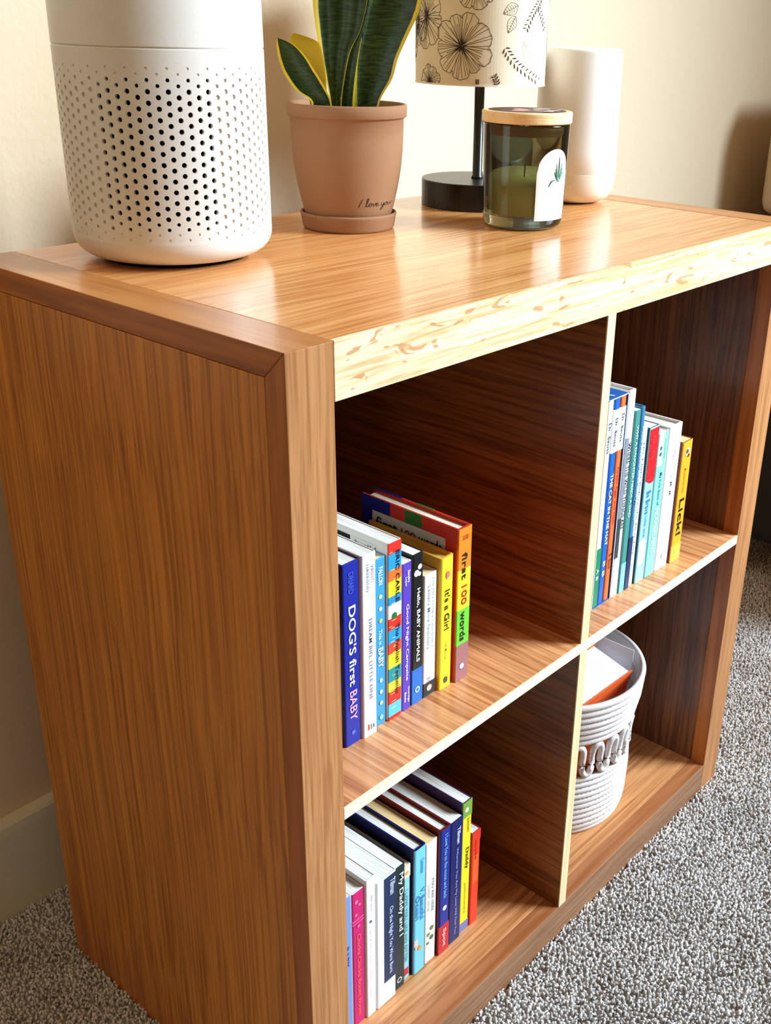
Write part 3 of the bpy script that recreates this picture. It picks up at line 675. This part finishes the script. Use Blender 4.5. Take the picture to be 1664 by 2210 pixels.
leaf('leaf', [(.100, -.036, -.010, -.024), (.1192, -.0300, -.0112, -.028), (.1292, -.0440, -.0150, -.029), (.1400, -.0522, -.0210, -.031), (.1508, -.0572, -.0278, -.033), (.1616, -.0590, -.0350, -.036), (.1700, -.0592, -.0450, -.038), (.1745, -.0578, -.0568, -.040)], .22)
leaf('leaf', [(.100, -.034, -.014, -.004), (.1250, -.0360, -.0180, -.006), (.1450, -.0420, -.0190, -.008), (.1620, -.0480, -.0215, -.008), (.1720, -.0515, -.0260, -.009), (.1770, -.0505, -.0400, -.010), (.1785, -.0485, -.0455, -.010)], .18, yel)
leaf('leaf', [(.100, -.0150, -.0050, .002), (.1215, -.0163, -.0056, .000), (.1415, -.0203, .0010, -.001), (.1650, -.0250, .0090, -.001), (.1795, -.0275, .0170, 0), (.1940, -.0292, .0215, 0), (.2080, -.0302, .0240, 0), (.25, -.031, .026, .002), (.31, -.024, .022, .004), (.35, -.012, .013, .006), (.368, -.001, .001, .006)], .16, um=(1, .8), pleat=.035)
leaf('leaf', [(.100, -.0060, .0060, -.006), (.1200, -.0047, .0066, -.008), (.1420, -.0010, .0093, -.010), (.1640, .0046, .0130, -.010), (.1810, .0140, .0172, -.010), (.1950, .0184, .0215, -.010), (.2090, .0215, .0258, -.010), (.25, .024, .034, -.006), (.30, .026, .040, .002), (.33, .033, .036, .004)], .3, um=(1, .8))
leaf('leaf', [(.100, .0020, .0190, .000), (.12, .0025, .0205, .000), (.16, .0060, .026, .010), (.20, .0140, .034, .014), (.25, .02, .04, .016), (.29, .03, .032, .018)], .2, yel)
leaf('leaf', [(.100, .0110, .0300, -.012), (.1215, .0116, .0335, -.014), (.1410, .0122, .0452, -.017), (.1600, .0142, .0512, -.019), (.1800, .0185, .0607, -.021), (.1975, .0220, .0696, -.022), (.2105, .0252, .0730, -.023), (.26, .032, .082, -.024), (.32, .040, .080, -.022), (.37, .052, .070, -.018), (.395, .061, .062, -.016)], .20, um=(.82, 1))

# table lamp -------------------------------------------------------------
LA = Vector((.5691, .3123, SH))
lamp = thing('table_lamp', 'small table lamp with black pole and cream floral drum shade', 'lamp', LA)
blk = mat('black_metal', srgb(14, 14, 15), .32, .5)
obj('base', lathe([(0, .0), (.0635, .0), (.064, .0006), (.064, .0282), (.0633, .0290), (0, .0292)]), blk, lamp, smooth=False)
obj('pole', lathe([(0, .029), (.0068, .029), (.0068, .031), (.0056, .0325), (.0056, .205), (0, .205)], 32), blk, lamp, smooth=True)
obj('socket', lathe([(0, .190), (.014, .190), (.015, .194), (.015, .225), (0, .225)], 32), blk, lamp, smooth=True)
obj('bulb', lathe([(.011, .225), (.013, .235), (.022, .25), (.025, .262), (.021, .276), (.01, .284), (0, .286)], 32), mat('opal_glass', srgb(245, 240, 225), .3), lamp, smooth=True)
SR = .0721; s0, s1 = .1314, .285
shade_m = mat('shade_fabric', srgb(236, 222, 196), .85, .15, .08, 1500)
obj('lamp_shade', lathe([(SR, s0), (SR, s1), (SR-.0012, s1), (SR-.0012, s0)], 128, True), shade_m, lamp, smooth=False)
obj('shade_trim', lathe([(SR+.0004, s0-.0004), (SR+.0004, s0+.0014), (SR-.0014, s0+.0014), (SR-.0014, s0-.0004)], 128, True), mat('trim_tape', srgb(244, 238, 224), .7), lamp, smooth=False)
bm = bmesh.new()
for k in range(3):
    a = 2*pi*k/3+.4; tube(bm, [(.014*cos(a), .014*sin(a), .205), (.071*cos(a), .071*sin(a), .205)], .0012, 6)
obj('shade_ring', bm, blk, lamp)
inkb = bmesh.new(); inkg = bmesh.new()
def ink(bm, pts, r=.00022):      # pts: (arc length s, z) about the shade
    P = []
    for s, z in pts:
        if not (s0+.0005 < z < s1-.001):
            if len(P) > 1: tube(bm, P, r, 4)
            P = []; continue
        p = cyl(s/SR, SR+.00005); P.append((p.x, p.y, z))
    if len(P) > 1: tube(bm, P, r, 4)
def flower(bm, s, z, R, petals, seed, dens=5, r=.00031, squash=1.0):
    rn = random.Random(seed); a0 = rn.uniform(0, 6)
    cut = sorted([(k+rn.uniform(-.2, .2))/petals*2*pi+a0 for k in range(petals)]); rad = [R*rn.uniform(.88, 1.05) for _ in cut]
    out = []
    for k in range(petals):
        b0 = cut[k]; b1 = cut[(k+1) % petals]+(2*pi if k == petals-1 else 0)
        for i in range(11):
            t = i/10; a = b0+(b1-b0)*t; rr = rad[k]*(.84+.16*sin(pi*t)**.45)*(1+.015*sin(t*19+k)); out.append((s+rr*cos(a)*squash, z+rr*sin(a)))
        for i in range(dens):
            t = (i+.5)/dens+rn.uniform(-.05, .05); a = b0+(b1-b0)*t; e = rad[k]*(.84+.16*sin(pi*max(min(t, 1), 0))**.45)*rn.choice((1, .98, .95, .7))
            bend = rn.uniform(-.12, .12)
            ink(bm, [(s+q*e*cos(a+bend*(1-q))*squash, z+q*e*sin(a+bend*(1-q))) for q in [.05+.95*j/7 for j in range(8)]], r*.85)
    out.append(out[0]); ink(bm, out, r)
    for k in range(34):
        a = rn.uniform(0, 2*pi); e = R*rn.uniform(.1, .26)
        ink(bm, [(s, z), (s+e*cos(a)*squash, z+e*sin(a))], r*.8)
def sz(th, zz): return th*SR, zz-SH
def leaf_ink(bm, s, z, L, ang, wd, nv=7, r=.0002):
    ca, sa = cos(ang), sin(ang); T_ = lambda x, y: (s+x*ca-y*sa, z+x*sa+y*ca)
    for sg in (1, -1): ink(bm, [T_(L*i/12, sg*wd*sin(pi*(i/12)**.8)) for i in range(13)], r)
    ink(bm, [T_(L*i/6, 0) for i in range(7)], r)
    for k in range(1, nv):
        x = L*k/nv; y = wd*sin(pi*((x/L)**.8))
        for sg in (1, -1): ink(bm, [T_(x, 0), T_(min(x+L*.10, L), sg*y*.8)], r*.7)
def frond(bm, path, size, r=.0002):
    for i in range(len(path)-1):
        (a0, b0), (a1, b1) = path[i], path[i+1]
        for q in (0, .5):
            x = a0+(a1-a0)*q; y = b0+(b1-b0)*q; an = math.atan2(b1-b0, a1-a0)
            for sg in (1, -1):
                d = an+sg*.9; e = size
                p = [(x+cos(d)*e*t, y+sin(d)*e*t) for t in (.15, .35, .6, .85, 1)]
                P3 = [Vector(cyl(u/SR, SR+.0001))+Vector((0, 0, v)) for u, v in p]
                if all(s0+.001 < v < s1 for u, v in p): tube(bm, P3, lambda t: .00012+.0006*sin(pi*min(max(t, .02), .98)), 5)
flower(inkb, *sz(-.29, .9478), .0325, 9, 1, 6)
flower(inkb, *sz(-.95, .975), .030, 8, 2, 6, squash=.8)
flower(inkb, *sz(-.86, .9120), .0165, 9, 3, 4)
flower(inkb, *sz(-.10, 1.004), .024, 8, 4, 5)
flower(inkb, *sz(-1.6, .955), .028, 9, 5, 5)
leaf_ink(inkb, *sz(.54, .9880), .0185, pi+.45, .0058)
leaf_ink(inkb, *sz(.50, .9780), .0180, -pi/2-.45, .0052)
frond(inkb, [sz(.354, .9476), sz(.42, .9410), sz(.515, .9335), sz(.63, .9280), sz(.793, .9221), sz(.95, .9175), sz(1.12, .9135)], .0062)
frond(inkb, [sz(1.02, .9960), sz(.95, .9900), sz(.88, .9850), sz(.81, .9790), sz(.74, .9710), sz(.69, .9640)], .0050)
frond(inkb, [sz(.97, .9870), sz(1.05, .9800), sz(1.13, .9730), sz(1.22, .9640)], .0046)
leaf_ink(inkg, *sz(.67, .9540), .042, -.95, .0085, 12, .00014)
leaf_ink(inkg, *sz(.60, 1.0040), .022, -.3, .006, 6, .00014)
frond(inkb, [sz(.26, .9110), sz(.24, .9160), sz(.20, .9210)], .0045)
ink(inkb, [sz(.26, .9110), sz(.24, .9160), sz(.20, .9215)])
frond(inkb, [sz(-.04, .9110), sz(-.042, .9135), sz(-.043, .9160)], .0024)
rn = random.Random(9)
for k in range(7): flower(inkb, (1.75+.55*k)*SR, .165+.05*(k % 2)+.03*rn.random(), .024, 8, 20+k, 4)
for k in range(5): flower(inkb, (1.6+.9*k)*SR, .24, .024, 8, 40+k, 4)
obj('floral_print', inkb, C(70, 52, 44), lamp)
obj('leaf_print', inkg, C(170, 166, 162), lamp)

# candle ------------------------------------------------------------------
candle = thing('jar_candle', 'olive green glass jar candle with wooden lid and white arched sticker', 'candle', (.4935, .1881, SH))
gl = bpy.data.materials.new('olive_glass'); gl.use_nodes = True; b = gl.node_tree.nodes['Principled BSDF']
b.inputs['Base Color'].default_value = srgb(188, 198, 174); b.inputs['Transmission Weight'].default_value = 1; b.inputs['Roughness'].default_value = .02; b.inputs['IOR'].default_value = 1.46
go = [(0, .0003), (.0330, .0003), (.0370, .0012), (.0402, .0040), (.0415, .0085), (.0419, .014), (.0441, .1005), (.0438, .1022), (.0425, .1022), (.0415, .1000), (.0393, .0150), (.0380, .0130), (0, .0125)]
obj('glass_jar', lathe(go, 96), gl, candle, smooth=True)
obj('wax', lathe([(0, .0128), (.0377, .0133), (.0389, .0155), (.0399, .043), (.0395, .0436), (0, .0432)], 64), mat('wax', srgb(232, 214, 150), .45, .4), candle, smooth=True)
bm = bmesh.new(); tube(bm, [(0, 0, .043), (.0004, 0, .050), (.0012, .0006, .056)], .0008, 6)
obj('wick', bm, C(60, 50, 40), candle)
lidm = wood('lid_bamboo', 'x', srgb(250, 222, 174), srgb(234, 196, 138), fine=120, seed=20, rough=.5, coat=0, contrast=.7)
obj('lid', lathe([(0, .1026), (.0448, .1026), (.0456, .1034), (.0457, .1085), (.0453, .1090), (.0457, .1095), (.0458, .1122), (.0450, .1134), (.0440, .1136), (0, .1136)], 96), lidm, candle, smooth=False, bevel=.0003)
obj('lid_plug', lathe([(0, .1025), (.0400, .1025), (.0400, .0985), (.0407, .0975), (.0407, .0945), (.0400, .0935), (.0400, .0905), (0, .0905)], 64), mat('plug_wood', srgb(150, 96, 54), .6), candle)
bm = bmesh.new()
bm.faces.new([bm.verts.new((.0395*cos(2*pi*i/48), .0395*sin(2*pi*i/48), .1138)) for i in range(48)])
obj('lid_print', bm, C(70, 30, 30), candle)
bm = bmesh.new(); rn = random.Random(4)
def blob(bm, cx, cy, r, z, n=14, sx_=1.0, rot=0):
    vs = []
    for i in range(n):
        a = 2*pi*i/n; rr = r*rn.uniform(.7, 1.1); x, y = rr*cos(a)*sx_, rr*sin(a)
        vs.append(bm.verts.new((cx+x*cos(rot)-y*sin(rot), cy+x*sin(rot)+y*cos(rot), z)))
    bm.faces.new(vs)
for k in range(5):
    a = rn.uniform(0, 6); d = rn.uniform(.008, .024); blob(bm, d*cos(a), d*sin(a), rn.uniform(.006, .010), .1140+.00003*k, rot=a, sx_=1.6)
obj('lid_print', bm, C(206, 140, 124), candle)
bm = bmesh.new()
for k in range(5):
    a = -1.0+rn.uniform(-.8, .8); d = rn.uniform(.012, .028); blob(bm, d*cos(a), d*sin(a), .0055, .1143+.00003*k, rot=a, sx_=1.4)
obj('lid_print', bm, C(240, 228, 218), candle)
# arched sticker wrapped on the glass
def glass_r(z): return .0419+(.0441-.0419)*(z-.014)/(.1005-.014) if z > .014 else .0415
bm = bmesh.new(); TH0, TH1 = math.radians(14), math.radians(72); zb, zt = .0105, .0800
thm = (TH0+TH1)/2; hw = (TH1-TH0)/2; rv = []; nU = 20
def top(u): return zt-.0235+.0235*math.sqrt(max(1-u*u, 0))
for i in range(nU+1):
    u = -1+2*i/nU; col = []
    for k in range(7):
        z = zb+(top(u)-zb)*k/6; p = cyl(thm+hw*u, glass_r(z)+.0003); col.append(bm.verts.new((p.x, p.y, z)))
    rv.append(col)
for A, B in zip(rv, rv[1:]):
    for k in range(6): bm.faces.new((A[k], B[k], B[k+1], A[k+1]))
lab = obj('sticker', bm, mat('sticker_paper', srgb(240, 238, 236), .6, .3), candle, smooth=True)
def onl(u, z): p = cyl(thm+hw*u, glass_r(z)+.0006); return (p.x, p.y, z)
for cc, ls in (((50, 90, 90), [((.25, .052), (.22, .072)), ((.12, .0505), (-.05, .058)), ((.05, .050), (-.20, .0495), (-.36, .044))]), ((120, 190, 170), [((.22, .048), (.05, .066)), ((.28, .048), (.45, .066)), ((.30, .050), (.50, .061))]), ((60, 140, 110), [((.30, .050), (.55, .058)), ((.15, .049), (.02, .061))])):
    bm = bmesh.new()
    for l in ls:
        P = []
        for i in range(len(l)-1):
            for q in range(5): P.append(onl(l[i][0]+(l[i+1][0]-l[i][0])*q/5, l[i][1]+(l[i+1][1]-l[i][1])*q/5))
        P.append(onl(*l[-1])); tube(bm, P, lambda t: .0002+.0005*sin(pi*min(max(t, .05), .95)), 5)
    obj('sprig_print', bm, C(*cc), candle)
letter('sticker_line', '- - - - - - -', lambda a, b_: onl(-.45+.9*a, .0385+.0008*b_), C(200, 198, 196), candle, 0)

# white speaker -------------------------------------------------------------
spk = thing('cylindrical_speaker', 'smooth white rounded cylinder speaker behind the candle', 'speaker', (.6832, .2555, SH))
swm = mat('speaker_white', srgb(240, 236, 230), .4, .4, .04, 900)
pr = [(0, .0005), (.026, .0005), (.034, .0020), (.0415, .0060), (.0465, .0130), (.0490, .0230), (.0497, .0345), (.0497, .0350)]
obj('base', lathe(pr), mat('speaker_base', srgb(236, 226, 208), .4, .4), spk, smooth=True)
pr = [(.0497, .0350), (.0494, .0353), (.0497, .0357), (.0494, .06), (.0485, .10), (.0474, .1655)]+[(.0434+.004*cos(a), .1665+.004*sin(a)) for a in [pi/2*i/5 for i in range(1, 6)]]+[(0, .1710)]
obj('grille', lathe(pr), swm, spk, smooth=True)

# basket --------------------------------------------------------------------
rope_m = bpy.data.materials.new('cotton_rope'); rope_m.use_nodes = True; nt = rope_m.node_tree; b = nt.nodes['Principled BSDF']
b.inputs['Base Color'].default_value = srgb(222, 215, 212); b.inputs['Roughness'].default_value = .9; b.inputs['Specular IOR Level'].default_value = .15
tc = nt.nodes.new('ShaderNodeTexCoord'); no = nt.nodes.new('ShaderNodeTexNoise'); no.inputs['Scale'].default_value = 700
nt.links.new(tc.outputs['Object'], no.inputs['Vector']); bp = nt.nodes.new('ShaderNodeBump'); bp.inputs['Strength'].default_value = .5; bp.inputs['Distance'].default_value = .001
nt.links.new(no.outputs['Fac'], bp.inputs['Height']); nt.links.new(bp.outputs['Normal'], b.inputs['Normal'])
BC = Vector((.5420, .1380, T))
bas = thing('rope_basket', 'white coiled cotton rope basket with looped rope band in lower right compartment', 'basket', BC)
def bas_r(z):
    z /= .203
    k = [(0, .094), (.08, .0985), (.3, .1000), (.45, .0985), (.58, .0985), (.70, .1015), (.85, .1075), (1, .1100)]
    for (a, r0), (c, r1) in zip(k, k[1:]):
        if a <= z <= c: return r0+(r1-r0)*(z-a)/(c-a)
    return k[-1][1]
def coil_wall(za, zb_, n):
    out = []; inn = []; ph = (zb_-za)/n
    for i in range(n):
        zc = za+(i+.5)*ph; r = bas_r(zc)
        for a in (-80, -50, -20, 10, 40, 70): out.append((r+ph*.42*cos(math.radians(a)), zc+ph*.5*sin(math.radians(a))))
        for a in (-70, -30, 10, 50): inn.append((r-ph*.42*cos(math.radians(a)), zc+ph*.5*sin(math.radians(a))))
    return out+inn[::-1]
bm = lathe(coil_wall(.001, .090, 11), 120, True)
obj('lower_wall', bm, rope_m, bas, smooth=True)
obj('basket_floor', lathe([(0, .0008), (.092, .0008), (.092, .006), (0, .006)], 64), rope_m, bas)
obj('upper_wall', lathe(coil_wall(.140, .203, 7), 120, True), rope_m, bas, smooth=True)
bm = bmesh.new(); P = []; nl = 25
for i in range(nl*24+1):
    a = 2*pi*i/(nl*24); ph = i/24*2*pi
    z = .1152+.0222*sin(ph); r = bas_r(z)+.0012
    a += -(2*pi/nl)/(4*pi)*1.35*sin(2*ph)
    P.append((r*cos(a), r*sin(a), z))
tube(bm, P, .0041, 8, False)
obj('rope_loops', bm, rope_m, bas, smooth=True)
bm = bmesh.new()
for zz in [.001+.0081*i for i in range(1, 11)]+[.149+.009*i for i in range(0, 6)]:
    r = bas_r(zz)
    for k in range(110):
        if random.random() < .25: continue
        a = 2*pi*k/110+zz*40; rr = r+.0012
        tube(bm, [(rr*cos(a), rr*sin(a), zz-.0012), ((rr+.0011)*cos(a+.004), (rr+.0011)*sin(a+.004), zz), (rr*cos(a+.008), rr*sin(a+.008), zz+.0012)], .0004, 3)
obj('stitching', bm, mat('stitch_thread', srgb(214, 204, 196), .9), bas)
# things inside the basket
def slab(name, label, cat, loc, rot, sx_, sy_, sz_, cov, pg, group=None):
    t = thing(name, label, cat, loc); t.rotation_euler = rot
    bm = bmesh.new(); box(bm, 0, sx_, 0, .002, 0, sz_); box(bm, 0, sx_, sy_-.002, sy_, 0, sz_)
    obj('cover', bm, C(*cov), t); obj('pages', boxm(.002, sx_-.002, .0022, sy_-.0022, .001, sz_-.003), pg, t)
    return t
pm = pages_mat((240, 238, 244))
slab('book', 'thick book with orange cover standing tilted inside the rope basket, page edges showing', 'book', (.484, .0985, .0600), (math.radians(13), math.radians(-2), math.radians(-3)), .112, .062, .180, (232, 96, 40), pm)
card = tag(obj('card', boxm(0, .0006, 0, .080, 0, .150), C(236, 232, 236)), 'plain white card tucked behind the book in the rope basket', 'card')
card.location = (.6050, .0720, .104); card.rotation_euler = (math.radians(3), math.radians(1), math.radians(4))

# armchair at the right edge ---------------------------------------------------
ch_d = mat('dark_upholstery', srgb(38, 34, 30), .9, .15, .3, 500)
ch_b = mat('beige_upholstery', srgb(206, 184, 152), .9, .15, .3, 700)
ch_w = mat('chair_wood', srgb(150, 84, 44), .4, .4, .1, 100)
chair = thing('armchair', 'beige cushioned armchair with dark sides, mostly out of frame at right', 'armchair', (1.20, -.08, FZ+.0105))
def rbox(x0, x1, y0, y1, z0, z1, r=.03):
    bm = boxm(x0, x1, y0, y1, z0, z1)
    bmesh.ops.bevel(bm, geom=list(bm.edges), offset=r, segments=5, affect='EDGES', profile=.5)
    return bm
obj('arm', rbox(.10, .28, 0, .53, .09, .56, .05), ch_d, chair, smooth=True)
obj('arm', rbox(.84, 1.02, 0, .53, .09, .56, .05), ch_d, chair, smooth=True)
obj('seat', rbox(.28, .84, -.08, .42, .09, .40, .02), ch_d, chair, smooth=True)
obj('seat_cushion', rbox(.285, .835, -.10, .36, .40, .50, .04), ch_b, chair, smooth=True)
obj('back_rail', boxm(.425, .96, .44, .53, .40, .632), ch_w, chair, bevel=.004)
obj('backrest', rbox(.435, .95, .42, .535, .634, .875, .03), ch_b, chair, smooth=True)
for x in (.15, .95):
    for y in (.06, .40): obj('leg', lathe([(0, 0), (.018, 0), (.026, .10), (0, .10)], 24), ch_w, chair, loc=(x, y, 0), smooth=True)
